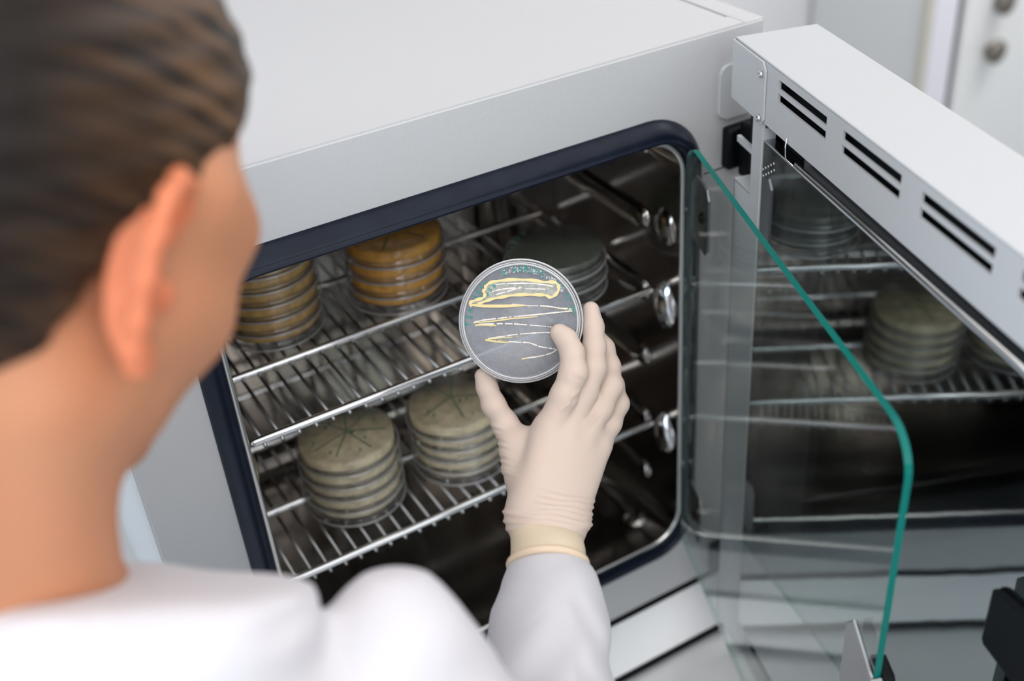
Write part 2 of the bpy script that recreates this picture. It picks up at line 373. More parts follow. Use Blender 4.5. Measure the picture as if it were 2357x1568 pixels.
for r_ in range(2):
    for k in range(5):
        tb = lathe(b, [(0, .0004), (.0011, .0004), (.0011, 0), (0, 0)], 8, c=(.1015+.0043*k+.0012*r_, .4430+.0030*k-.0048*r_, 0))
o = obj('perforation', b, SCREW, mp_); o.rotation_euler = (math.pi/2, 0, 0); o.location = (0, -.0003, DZ); o['kind'] = 'stuff'
b = bmesh.new(); tube(b, [(.1385, -.001, .4835+DZ), (.1385, -.002, .4775+DZ), (.1415, -.003, .4720+DZ), (.1405, -.002, .4685+DZ), (.1500, -.001, .4672+DZ)], .0006, 6); obj('wire_clip', b, CHROME, door)
b = bmesh.new(); prism(b, [(.4315, .2885), (.4335, .2855), (.496, .283), (.500, .287), (.500, .3405), (.496, .3435), (.4355, .3315), (.4315, .3285)], -.005, -.0005, .001); dpart('latch', b, BLACK)
# ------------------------------------------------------------------ inner glass door
TG = math.radians(-110.6)
gd = empty('glass_door', (.400, 0, .004), TG); GZ = -.004
tag(gd, 'clear inner glass door with teal edge standing open between chamber and outer door', 'glass door')
pts = []
def arc(cx, cz, r, a0, a1, n=8): return [(cx+r*math.cos(math.radians(a0+(a1-a0)*k/n)), cz+r*math.sin(math.radians(a0+(a1-a0)*k/n))) for k in range(n+1)]
pts = arc(.409-.026, .438-.026, .026, 0, 90)+arc(.014+.022, .438-.022, .022, 90, 180)+arc(.014+.016, .003+.016, .016, 180, 270)+arc(.409-.02, .003+.02, .02, 270, 360)
b = bmesh.new()
va = [b.verts.new((x, 0, z+GZ)) for x, z in pts]; vb = [b.verts.new((x, .0045, z+GZ)) for x, z in pts]
b.faces.new(va); b.faces.new(vb[::-1])
for i in range(len(va)):
    f = b.faces.new((va[i], va[(i+1) % len(va)], vb[(i+1) % len(va)], vb[i])); f.material_index = 2 if (pts[i][1] < .03 and pts[i][0] < .40) or pts[i][0] < .0165 else 1
bmesh.ops.recalc_face_normals(b, faces=b.faces)
obj('glass_pane', b, [GLASS, GEDGE, GEDGE2], gd)
for z0, z1, sg in ((.352, .412, 1), (.030, .088, -1)):
    b = bmesh.new(); zt, zb = (z1, z0)
    prism(b, [(.014, zb+.010), (.018, zb), (.052, zb), (.057, zb+.006), (.057, zt-.008), (.052, zt), (.024, zt), (.014, zt-.010)], .0052, .0078, .0008)
    bmesh.ops.translate(b, vec=(0, 0, GZ), verts=b.verts); o = obj('hinge_plate', b, PLATE, gd)
    b = bmesh.new(); lathe(b, [(0, .0025), (.004, .002), (.0048, 0), (0, 0)], 16); s_ = obj('screw', b, BLACK, o); s_.rotation_euler = (math.pi/2, 0, 0); s_.location = (.042, .0052, (z0+z1)/2+GZ)
b = bmesh.new(); prism(b, [(.372, .150), (.372, .2660), (.380, .2760), (.4100, .2580), (.4100, .150)], -.0022, -.0003, .0004)
prism(b, [(.4100, .150), (.4100, .2560), (.4118, .2550), (.4118, .150)], -.0022, .007, 0)
bmesh.ops.translate(b, vec=(0, 0, GZ), verts=b.verts); o = obj('closing_plate', b, PLATE, gd)
b = bmesh.new(); prism(b, [(.392, .150), (.392, .2560), (.398, .2620), (.412, .2580), (.4165, .250), (.4165, .150)], .0048, .013, .002)
bmesh.ops.translate(b, vec=(0, 0, GZ), verts=b.verts); obj('rubber_grip', b, BLACK, gd)
# ------------------------------------------------------------------ wire shelves
YF, YM, YBK = .029, .122, .221
def make_shelf(z, label):
    t = empty('wire_shelf', (W/2, .16, z)); O = Vector(t.location)
    tag(t, label, 'shelf', 'chromed wire shelves in the chamber')
    def sp(name, bm, m): bmesh.ops.translate(bm, vec=-O, verts=bm.verts); return obj(name, bm, m, t, True)
    for y in (YF, YM, YBK, .312):
        b = bmesh.new(); r_ = .0034
        tube(b, [(.0065, y, z), (.012, y, z), (W-.012, y, z), (W-.0065, y, z)], [r_*.6, r_, r_, r_*.6], 14); sp('cross_bar', b, CHROME)
    for k in range(26):
        x = .019+.01443*k
        if x > .336: break                  # the outer ends of the bars carry no wires
        b = bmesh.new(); tube(b, [(x, YF-.0042, z-.0043), (x, .317, z-.0046)], .0016, 8); sp('wire', b, WIRE)
    return t
Z1, Z2 = .2800, .1275
make_shelf(Z1, 'upper chromed wire shelf, on which the amber dish stacks stand')
make_shelf(Z2, 'lower chromed wire shelf, on which the olive dish stacks stand')
# ------------------------------------------------------------------ petri dishes (upside down, lid below)
def ring_t(b, R_, z, r_, n=72, mi=1): lathe(b, [(R_+r_*math.cos(a), z+r_*math.sin(a)) for a in np.linspace(0, 2*math.pi, 8, endpoint=False)], n, closed=True, mi=mi)
def m_lid():
    b = bmesh.new(); lathe(b, [(0, 0), (.0440, 0), (.0456, .0008), (.0460, .0020), (.0460, .0070), (.0450, .0072), (.0449, .0018), (.0436, .0011), (0, .0011)], 72); ring_t(b, .0458, .0012, .0008); return mesh_bm('lid', b)
def m_base():
    b = bmesh.new(); lathe(b, [(.0434, .0018), (.0436, .0132), (.0426, .0144), (.0412, .0148), (.0400, .0141), (0, .0141), (0, .0131), (.0415, .0131), (.0424, .0125), (.0424, .0018)], 72, closed=False); return mesh_bm('dish_base', b)
def m_agar(low=.0030):
    b = bmesh.new(); lathe(b, [(0, .0129), (.0424, .0130), (.0428, low+.0015), (.0420, low), (0, low)], 56); return mesh_bm('agar', b)
LIDM, BASEM, AGM, AGF = m_lid(), m_base(), m_agar(.0075), m_agar(.0012)
LIDM.materials.append(PLASTIC2); LIDM.materials.append(RIM2); BASEM.materials.append(PLASTIC2)
AGS = {}
for nm, mm in (('olive', AG_OLIVE), ('amber', AG_AMBER), ('brown', AG_AMBER2), ('grey', AG_GREY)):
    a = AGM.copy(); a.materials.append(mm); AGS[nm] = a; a = AGF.copy(); a.materials.append(mm); AGS[nm+'+'] = a
STROKES = {'S': [[(.85, .85), (.5, 1), (.15, .8), (.3, .55), (.75, .42), (.85, .18), (.5, 0), (.1, .15)]], '.': [[(.4, 0), (.5, .06)]],
 'A': [[(0, 0), (.5, 1), (1, 0)], [(.2, .38), (.8, .38)]], 'U': [[(.05, 1), (.08, .25), (.45, 0), (.88, .25), (.92, 1)]],
 'R': [[(.08, 0), (.1, 1), (.7, .95), (.75, .6), (.12, .5), (.9, 0)]], 'E': [[(.9, 1), (.1, .95), (.1, .05), (.92, 0)], [(.1, .5), (.75, .52)]],
 'T': [[(0, 1), (1, .96)], [(.5, .97), (.48, 0)]], 'C': [[(.9, .85), (.5, 1), (.1, .6), (.15, .2), (.5, 0), (.9, .12)]],
 '6': [[(.75, 1), (.25, .6), (.1, .25), (.4, 0), (.8, .2), (.6, .45), (.2, .35)]], '5': [[(.85, 1), (.25, 1), (.2, .58), (.7, .58), (.85, .25), (.5, 0), (.1, .12)]],
 '3': [[(.15, .95), (.7, .95), (.4, .58), (.8, .35), (.55, 0), (.1, .1)]], '8': [[(.5, .52), (.15, .8), (.5, 1), (.82, .8), (.5, .52), (.12, .22), (.5, 0), (.88, .22), (.5, .52)]],
 '2': [[(.1, .8), (.45, 1), (.8, .75), (.1, 0), (.9, .02)]], '1': [[(.2, .6), (.55, 1), (.52, 0)]], '4': [[(.65, 0), (.65, 1), (.1, .35), (.9, .35)]], '7': [[(.1, 1), (.85, 1), (.4, 0)]]}
def ribbon(bm, pts, w_, z, th=.00012):  # flat raised stroke in x,y
    pts = [Vector((p[0], p[1], 0)) for p in pts]; L, Rr = [], []
    ws = w_ if isinstance(w_, (list, tuple)) else [w_]*len(pts)
    for i, p in enumerate(pts):
        a = pts[max(0, i-1)]; c = pts[min(len(pts)-1, i+1)]; t = (c-a)
        t = t.normalized() if t.length > 1e-9 else Vector((1, 0, 0)); nn = Vector((-t.y, t.x, 0))*ws[i]/2
        L.append(bm.verts.new((p.x+nn.x, p.y+nn.y, z+th))); Rr.append(bm.verts.new((p.x-nn.x, p.y-nn.y, z+th)))
    Lb = [bm.verts.new((v.co.x, v.co.y, z)) for v in L]; Rb = [bm.verts.new((v.co.x, v.co.y, z)) for v in Rr]
    for i in range(len(pts)-1):
        bm.faces.new((L[i], Rr[i], Rr[i+1], L[i+1])); bm.faces.new((Lb[i], L[i], L[i+1], Lb[i+1])); bm.faces.new((Rr[i], Rb[i], Rb[i+1], Rr[i+1]))
def text(bm, s, pos, ang, h, z, w_=.0006, adv=0):
    for i, ch in enumerate(s):
        p, a = (pos[i], ang[i]) if isinstance(pos, list) else ((pos[0]+i*adv*math.cos(ang), pos[1]+i*adv*math.sin(ang)), ang)
        for st in STROKES.get(ch, []):
            q = [(p[0]+((x-.5)*.68*h)*math.cos(a)-((y-.5)*h)*math.sin(a), p[1]+((x-.5)*.68*h)*math.sin(a)+((y-.5)*h)*math.cos(a)) for x, y in st]
            ribbon(bm, q, w_, z)
def marks(parent, spokes, center, nums, mat):
    b = bmesh.new()
    for (a, r1) in spokes:
        a = math.radians(a); ribbon(b, [(center[0]+.001*math.cos(a), center[1]+.001*math.sin(a)), (center[0]+r1*.5*math.cos(a), center[1]+r1*.5*math.sin(a)+.0003), (center[0]+r1*math.cos(a), center[1]+r1*math.sin(a))], .0010, .0142)
    for s, x, y in nums: text(b, s, (x, y), math.radians(-25), .0050, .0142, .0009, .0042)
    o = obj('marker_writing', b, mat, parent); return o
WORDS = {'LL': 'olive culture dish in the front left stack on the lower shelf', 'LR': 'olive culture dish in the stack beside the gloved thumb, lower shelf',
         'UL': 'brown-amber culture dish in the far left stack on the upper shelf', 'UR': 'orange-amber culture dish in the tall stack right of centre, upper shelf',
         'SM': 'clear grey-green culture dish in the short stack behind the held dish'}
POS = ['{} bottommost of its stack', 'second from the bottom', 'third from the bottom', 'fourth from the bottom', 'fifth from the bottom', 'sixth from the bottom', 'seventh from the bottom', 'eighth from the bottom']
SHORT = {'LL': ('olive dish', 'front left stack on the lower shelf'), 'LR': ('olive dish', 'lower-shelf stack beside the gloved thumb'),
         'UL': ('brown dish', 'upper-shelf stack nearest the face'), 'UR': ('orange dish', 'upper-shelf stack left of the held dish'), 'SM': ('clear grey-green dish', 'short stack behind the held dish')}
def make_dish(key, agar, x, y, z, i, n_, lastlabel=None):
    t = empty('petri_dish', (x, y, z), random.uniform(0, 6.28) if i < n_-1 else 0)
    adj, where = SHORT[key]
    pos = 'lowest' if i == 0 else ('topmost' if i == n_-1 else ('second', 'third', 'fourth', 'fifth', 'sixth', 'seventh')[i-1]+' from the bottom')
    tag(t, f'{adj}, {pos} of the {where}', 'petri dish', 'culture dishes of the '+where)
    for nm, me in (('lid', LIDM), ('dish_base', BASEM), ('agar', AGS[agar+('+' if i and agar != 'grey' else '')])):
        o = bpy.data.objects.new(nm, me); COL.objects.link(o); o.parent = t
    return t
def stack(key, agar, bottom, top, n_, pitch=.0140, zs=None, zsc=1):
    z0 = zs+.0031; out = []
    for i in range(n_):
        f = i/(n_-1) if n_ > 1 else 0
        x = bottom[0]+(top[0]-bottom[0])*f+(random.uniform(-.0008, .0008) if 0 < i < n_-1 else 0); y = bottom[1]+(top[1]-bottom[1])*f
        out.append(make_dish(key, agar, x, y, z0+i*pitch*zsc, i, n_)); out[-1].scale = (1, 1, zsc)
    return out
s = stack('LL', 'olive', (.1045, .0975), (.1055, .0985), 5, zs=Z2)
marks(s[-1], [(28, .036), (72, .034), (118, .034), (196, .036), (232, .036), (285, .035), (-28, .036)], (.002, .002), [('8', -.012, .018), ('5', -.0065, .021), ('3', .020, .016), ('1', .031, .012), ('2', .030, .004), ('4', .012, -.016), ('7', .001, -.030), ('1', -.022, -.018), ('2', -.030, .002), ('6', .006, -.002)], INK_D)
s = stack('LR', 'olive', (.2120, .0900), (.2085, .0850), 5, zs=Z2)
marks(s[-1], [(60, .034), (110, .034), (200, .036), (262, .035), (330, .034)], (.0, .006), [('8', .004, -.004), ('1', .010, -.005), ('2', -.026, -.010), ('3', -.028, -.002), ('7', .004, -.028), ('4', .02, .015)], INK_D)
s = stack('UL', 'brown', (.0840, .1790), (.0860, .1800), 7, zs=Z1)
s = stack('UR', 'amber', (.2010, .1650), (.2020, .1610), 4, zs=Z1, zsc=1.15)
marks(s[-1], [(28, .036), (88, .034), (150, .034), (232, .036), (300, .035)], (.0, .0), [], INK_D)
s = stack('SM', 'grey', (.3235, .0835), (.3225, .0820), 3, zs=Z1)
b = bmesh.new()
for k, ch in enumerate('5231'): text(b, ch, (.037*math.cos(math.radians(150-k*14)), .037*math.sin(math.radians(150-k*14))), math.radians(60-k*14), .0045, .0142, .0007)
obj('marker_writing', b, INK, s[-1])
# ------------------------------------------------------------------ the dish held up
HK = .92                               # hand, dish and forearm sit this much nearer the lens than first measured
DO = wp(1199, 739, .8655*HK)
zax = Vector(RC[:, 2]); vdir = (V(CC)-V(DO)).normalized(); zl = (vdir*1.0 + Vector(RC[:, 0])*(-.045) + Vector(RC[:, 1])*(-.05)).normalized()
xl = (Vector(RC[:, 0]) - zl*zl.dot(Vector(RC[:, 0]))).normalized(); yl = zl.cross(xl)
held = empty('held_petri_dish'); held.matrix_world = Matrix(((xl.x, yl.x, zl.x, DO[0]), (xl.y, yl.y, zl.y, DO[1]), (xl.z, yl.z, zl.z, DO[2]), (0, 0, 0, 1))) @ Matrix.Scale(HK, 4)
tag(held, 'clear culture dish with yellow streaks held up in the gloved hand', 'petri dish')
b = bmesh.new(); lathe(b, [(0, -.0065), (.0448, -.0065), (.0464, -.0057), (.0470, -.0045), (.0470, .0008), (.0460, .0012), (.0459, -.0042), (.0445, -.0054), (0, -.0054)], 96); obj('lid', b, PLASTIC_H, held)
b = bmesh.new(); lathe(b, [(.0444, -.0050), (.0446, .0058), (.0438, .0071), (.0427, .0077), (.0414, .0070), (0, .0070), (0, .0062), (.0424, .0062), (.0434, .0054), (.0434, -.0050)], 96); obj('dish_base', b, PLASTIC_H, held)
b = bmesh.new(); lathe(b, [(0, .0060), (.0424, .0060), (.0428, .0040), (.0405, .0030), (0, .0030)], 96); obj('agar', b, AG_HELD, held)
for nm, R_, z_, r_ in (('rim_highlight_ring', .0432, .0072, .00075), ('rim_highlight_ring', .0447, .0058, .0005), ('rim_highlight_ring', .0467, .0008, .0007), ('rim_highlight_ring', .0462, -.0060, .0007)):
    b = bmesh.new(); ring_t(b, R_, z_, r_, 96, 0); obj(nm, b, RIM, held)
for a in (18, 92, 143, 205, 262, 318):
    b = bmesh.new(); a = math.radians(a); tube(b, [(.0463*math.cos(a), .0463*math.sin(a), -.004), (.0463*math.cos(a), .0463*math.sin(a), .0055)], .0005, 6); obj('vent_nub', b, RIM, held)
PXM = .8575/FPX
def dl(x, y): return ((1000+x/3.92-1199)*PXM, -(560+y/3.92-739)*PXM)
def smooth_poly(P, n=6):
    out = []
    for i in range(len(P)-1):
        p0 = P[max(0, i-1)]; p1 = P[i]; p2 = P[i+1]; p3 = P[min(len(P)-1, i+2)]
        for k in range(n):
            t = k/n
            out.append(tuple(.5*((2*p1[j])+(-p0[j]+p2[j])*t+(2*p0[j]-5*p1[j]+4*p2[j]-p3[j])*t*t+(-p0[j]+3*p1[j]-3*p2[j]+p3[j])*t**3) for j in (0, 1)))
    out.append(P[-1]); return out
ZS = .00712
OUT = [(345, 560), (322, 545), (335, 525), (380, 508), (440, 490), (458, 462), (445, 430), (462, 408), (468, 384), (500, 355), (570, 338), (700, 325), (860, 327), (990, 345), (1080, 347), (1118, 372), (1123, 420), (1092, 462), (1050, 484), (1008, 466), (940, 461), (820, 459), (700, 467), (600, 484), (520, 500), (450, 525), (395, 548)]
b = bmesh.new(); P = smooth_poly([dl(*p) for p in OUT]); ribbon(b, P, [.0021+.0006*math.sin(i*.7) for i in range(len(P))], ZS, .0004); obj('yellow_streak', b, COLONY_Y, held)
b = bmesh.new(); f = [b.verts.new((p[0], p[1], ZS+.0001)) for p in P[10:]]; b.faces.new(f); bmesh.ops.triangulate(b, faces=b.faces); obj('growth_film', b, COLONY_F, held)
for path, w_ in (([(330, 552), (450, 562), (600, 563), (700, 560), (820, 556)], .0023), ([(350, 716), (500, 702), (620, 688), (700, 676), (850, 664), (935, 656)], .0011), ([(370, 738), (430, 733), (560, 738)], .0013), ([(465, 868), (560, 854), (710, 843)], .0009), ([(462, 870), (560, 885), (670, 892)], .0012), ([(790, 1040), (850, 1032)], .0010)):
    b = bmesh.new(); P = smooth_poly([dl(*p) for p in path]); ribbon(b, P, [w_*(.55+.45*math.sin(math.pi*min(1, (i+3)/(len(P)+2)))) for i in range(len(P))], ZS, .0004); obj('yellow_streak', b, COLONY_Y, held)
for path in ([(700, 548), (850, 560), (1000, 562), (1130, 580), (1240, 590)], [(1250, 605), (1100, 620), (920, 640), (700, 660), (600, 672), (450, 690), (360, 708)], [(400, 728), (640, 722), (800, 730), (1000, 745), (1060, 752)], [(1060, 800), (920, 805), (740, 820), (620, 838), (490, 856)], [(670, 882), (760, 890), (860, 895), (960, 930), (1060, 945), (1115, 958)], [(1112, 958), (1050, 990), (960, 1015), (830, 1035), (790, 1048)],
             [(520, 372), (640, 362), (860, 358), (1000, 372), (1070, 385)], [(500, 440), (620, 410), (800, 395)], [(820, 408), (940, 408), (1010, 412)], [(560, 460), (700, 420), (780, 400)]):
    b = bmesh.new(); P = smooth_poly([dl(*p) for p in path], 10); i = 0
    while i < len(P)-3:
        k = random.choice((2, 3, 4, 6)); ribbon(b, P[i:i+k+1], random.uniform(.0006, .0012), ZS, .0003); i += k+random.choice((0, 0, 1))
    o = obj('pale_streak', b, COLONY_W, held); o['kind'] = 'stuff'
b = bmesh.new()
def dots(n_, cx, cy, sx, sy, r0=.00018, r1=.0004):
    for _ in range(n_):
        x, y = dl(random.gauss(cx, sx), random.gauss(cy, sy))
        bmesh.ops.create_icosphere(b, subdivisions=1, radius=random.uniform(r0, r1), matrix=Matrix.Translation((x, y, ZS+.0001)))
for c in ((40, 1215, 600, 30, 14), (20, 1130, 585, 30, 6), (10, 1010, 575, 20, 8), (25, 430, 738, 40, 6), (25, 520, 742, 30, 5), (30, 560, 876, 50, 8), (16, 650, 890, 30, 6), (10, 770, 834, 10, 4), (8, 980, 640, 8, 8), (6, 850, 570, 30, 5), (8, 1060, 640, 60, 8)): dots(*c)
o = obj('colony_speckles', b, COLONY_Y, held); o['kind'] = 'stuff'
b = bmesh.new()                        # moisture beads along the top rim and lower half
for _ in range(420):
    if random.random() < .45:
        a = math.radians(random.uniform(35, 112)); r_ = random.uniform(.0370, .0412); x, y = r_*math.cos(a), r_*math.sin(a); q = random.uniform(.00022, .0007)
    else:
        x, y = dl(random.gauss(760, 200), random.gauss(960, 75)); q = random.uniform(.00010, .00020)
    if x*x+y*y > .0412**2: continue
    bmesh.ops.create_icosphere(b, subdivisions=1, radius=q, matrix=Matrix.Translation((x, y, .0072)) @ Matrix.Diagonal((random.uniform(.6, 1.8), 1, .4, 1)))
o = obj('condensation', b, clear('water_beads', (.95, .95, .97), 1.6, .15, (.95, .95, .97), .55), held); o['kind'] = 'stuff'
b = bmesh.new(); ZT = .0073; IW = .00078
def along(s_, p0, p1, a0, a1, h):
    for i, ch in enumerate(s_):
        f = i/max(1, len(s_)-1); p = dl(p0[0]+(p1[0]-p0[0])*f, p0[1]+(p1[1]-p0[1])*f); text(b, ch, [p], [math.radians(a0+(a1-a0)*f)], h, ZT, IW)
cxd, cyd = 780, 700
for ch, (x, y), a in zip('S.AUREUS', [(622, 258), (668, 266), (722, 232), (778, 228), (832, 226), (884, 240), (934, 250), (986, 272)], [14, 12, 8, 3, -3, -8, -14, -20]): text(b, ch, [dl(x, y)], [math.radians(a)], .0042, ZT, IW)
along('ATTC', (375, 482), (465, 370), 52, 38, .0042); along('6538', (440, 490), (538, 378), 50, 42, .0034); along('TSA', (305, 730), (322, 600), 85, 75, .0045)
for ch, (x, y), a in zip('21.11.2', [(1118, 362), (1162, 392), (1158, 426), (1196, 462), (1222, 496), (1216, 524), (1232, 575)], [-38, -45, -50, -58, -62, -68, -75]): text(b, ch, [dl(x, y)], [math.radians(a)], .0036, ZT, IW)
ribbon(b, smooth_poly([dl(*p) for p in ((1232, 592), (1252, 600), (1240, 615), (1258, 608), (1246, 600))]), .0005, ZT); ribbon(b, smooth_poly([dl(*p) for p in ((1268, 575), (1266, 600), (1272, 625), (1280, 645))]), .0007, ZT)
obj('marker_writing', b, INK, held)
# ------------------------------------------------------------------ implicit surfaces for body, glove, coat
def surface_nets(F, lo, h):
    """naive surface nets on a grid of signed distances"""
    s_ = F < 0; nx, ny, nz = F.shape
    c = [(i, j, k) for i in (0, 1) for j in (0, 1) for k in (0, 1)]
    cs = [s_[i:nx-1+i, j:ny-1+j, k:nz-1+k] for i, j, k in c]
    cnt = sum(x.astype(np.int8) for x in cs); act = (cnt > 0) & (cnt < 8); idx = np.argwhere(act)
    I, J, K = idx.T; acc = np.zeros((len(idx), 3)); num = np.zeros(len(idx))
    for a in range(8):
        for ax in range(3):
            if c[a][ax]: continue
            b_ = list(c[a]); b_[ax] = 1
            fa = F[I+c[a][0], J+c[a][1], K+c[a][2]]; fb = F[I+b_[0], J+b_[1], K+b_[2]]
            m = (fa < 0) != (fb < 0); t = np.where(m, fa/np.where(m, fa-fb, 1), 0)
            p = np.array(c[a], float)[None, :].repeat(len(idx), 0); p[:, ax] += t
            acc += p*m[:, None]; num += m
    verts = (idx + acc/num[:, None])*h + lo
    ids = -np.ones(act.shape, int); ids[I, J, K] = np.arange(len(idx)); faces = []
    for ax in range(3):
        sl0 = [slice(1, -1)]*3; sl1 = [slice(1, -1)]*3; sl0[ax] = slice(0, -1); sl1[ax] = slice(1, None)
        A = s_[tuple(sl0)]; B = s_[tuple(sl1)]
        e = np.argwhere(A != B)
        if not len(e): continue
        off = np.ones(3, int); off[ax] = 0; g = e+off
        u_, v_ = (ax+1) % 3, (ax+2) % 3; du = np.zeros(3, int); du[u_] = 1; dv = np.zeros(3, int); dv[v_] = 1
        q = np.stack([ids[tuple((g-du-dv).T)], ids[tuple((g-dv).T)], ids[tuple(g.T)], ids[tuple((g-du).T)]], 1)
        fl = ~A[tuple(e.T)]; q[fl] = q[fl][:, ::-1]; q = q[(q >= 0).all(1)]; faces.append(q)
    return verts, np.concatenate(faces)
def smin(a, b_, k):
    h_ = np.clip(.5+.5*(b_-a)/k, 0, 1); return b_*(1-h_)+a*h_-k*h_*(1-h_)
def capd(X, a, b_, ra, rb):
    ab = b_-a; t = np.clip(((X-a) @ ab)/(ab @ ab), 0, 1)
    return np.linalg.norm(X-a-t[..., None]*ab, axis=-1)-(ra+(rb-ra)*t)
def chain(X, P, k):
    d = None
    for (a, ra), (b_, rb) in zip(P, P[1:]):
        e = capd(X, a, b_, ra, rb); d = e if d is None else smin(d, e, k)
    return d
def ell(X, c, r):
    q = (X-c)/r; l = np.linalg.norm(q, axis=-1); return (l-1)*min(r)*(.5+.5*l/np.maximum(l, 1e-6)) if False else (l-1)*l/np.maximum(np.linalg.norm(q/r, axis=-1), 1e-6)
def grid(lo, hi, h):
    ax = [np.arange(lo[i], hi[i]+h, h) for i in range(3)]
    return np.stack(np.meshgrid(*ax, indexing='ij'), -1)
def sdf_mesh(name, fn, lo, hi, h, mat, parent, post=None, loc=None, smooth_it=2):
    X = grid(lo, hi, h).astype(np.float64); sh = X.shape[:3]
    F = np.concatenate([fn(x) for x in np.array_split(X.reshape(-1, 3), max(1, X.size//900000))]).reshape(sh)
    F[0], F[-1], F[:, 0], F[:, -1], F[:, :, 0], F[:, :, -1] = [np.maximum(q, h*.5) for q in (F[0], F[-1], F[:, 0], F[:, -1], F[:, :, 0], F[:, :, -1])]
    v, f = surface_nets(F, np.array(lo), h)
    e = np.concatenate([f[:, [0, 1]], f[:, [1, 2]], f[:, [2, 3]], f[:, [3, 0]]])
    for _ in range(smooth_it):
        a = np.zeros_like(v); n_ = np.zeros(len(v)); np.add.at(a, e[:, 0], v[e[:, 1]]); np.add.at(a, e[:, 1], v[e[:, 0]]); np.add.at(n_, e[:, 0], 1); np.add.at(n_, e[:, 1], 1)
        v = v*.5+.5*a/n_[:, None]
    if post is not None: v = post(v, f)
    me = bpy.data.meshes.new(name); me.from_pydata(v.tolist(), [], f.tolist()); me.update()
    return link(name, me, mat, parent, True)
def vnormals(v, f):
    n_ = np.zeros_like(v); fn = np.cross(v[f[:, 2]]-v[f[:, 0]], v[f[:, 3]]-v[f[:, 1]])
    for k in range(4): np.add.at(n_, f[:, k], fn)
    return n_/np.maximum(np.linalg.norm(n_, axis=1), 1e-12)[:, None]
# working frame for hand and upper body: x right, y up, z toward the lens, origin at the lens
def cp(u, v, D): return np.array([(u-CX)/FPX*D, -(v-CY)/FPX*D, -D])
person = empty('person'); person.matrix_world = M
tag(person, 'person seen from behind in white lab coat, hair pulled back, holding up a culture dish', 'person')
def px(v):                             # back to picture coordinates, to place creases
    D = -v[:, 2]; return CX+FPX*v[:, 0]/D, CY-FPX*v[:, 1]/D
def ch(u, v, D): return cp(u, v, D*HK)
mm = .001
FING = {
 'thumb': [((1111, 866, .8790), 6.4), ((1121, 892, .8770), 7.8), ((1136, 932, .8700), 8.9), ((1163, 975, .8600), 9.4), ((1190, 1022, .8520), 11.5), ((1212, 1100, .8420), 13.2)],
 'index': [((1288, 767, .8505), 7.2), ((1304, 783, .8480), 8.0), ((1317, 812, .8420), 8.6), ((1320, 860, .8330), 10.2), ((1298, 912, .8330), 9.9), ((1268, 980, .8370), 11.0)],
 'middle': [((1360, 714, .8740), 6.7), ((1365, 752, .8700), 7.9), ((1368, 800, .8620), 8.5), ((1366, 848, .8520), 9.5), ((1345, 905, .8480), 9.6), ((1308, 975, .8420), 11.0)],
 'ring': [((1377, 778, .8920), 6.6), ((1391, 802, .8860), 7.6), ((1402, 845, .8760), 8.5), ((1405, 888, .8640), 9.3), ((1383, 940, .8560), 9.0), ((1347, 994, .8460), 10.4)],
 'pinky': [((1404, 852, .8980), 6.0), ((1415, 885, .8920), 6.9), ((1424, 930, .8780), 7.8), ((1405, 975, .8660), 8.2), ((1376, 1026, .8510), 9.4)]}
CH = {k: [(ch(*p), r*mm*HK) for p, r in v] for k, v in FING.items()}
palm = [((1264, 985, .8400), 11.2, (1222, 1180, .8150), 15.5), ((1308, 978, .8430), 11.2, (1250, 1186, .8160), 16), ((1346, 996, .8470), 10.8, (1276, 1190, .8180), 16), ((1375, 1026, .8520), 9.8, (1300, 1195, .8200), 15),
        ((1205, 1075, .8420), 12.5, (1225, 1190, .8170), 15), ((1300, 1040, .8560), 11.0, (1262, 1185, .828), 14)]
def glove_sdf(X):
    pd = None
    for a, ra, b_, rb in palm:
        e = capd(X, ch(*a), ch(*b_), ra*mm*HK, rb*mm*HK); pd = e if pd is None else smin(pd, e, .007)
    e = capd(X, ch(1222, 1190, .817), ch(1233, 1240, .8050), 13.3*mm, 13.8*mm); e2 = capd(X, ch(1298, 1195, .819), ch(1290, 1240, .8070), 13.3*mm, 13.8*mm)
    pd = smin(pd, smin(e, e2, .02), .010)
    web = capd(X, ch(1200, 1030, .853), ch(1258, 1015, .845), 7.3*mm, 8.2*mm); pd = smin(pd, web, .012)
    out = None
    for k, P in CH.items():
        d = chain(X, P, .004); d = smin(d, pd, .012 if k == 'thumb' else .0055); out = d if out is None else smin(out, d, .0016)
    return out
def seg_t(v, a, b_):
    ab = b_-a; t = ((v-a) @ ab)/(ab @ ab); return t, np.linalg.norm(v-a-np.clip(t, 0, 1)[:, None]*ab, axis=1)
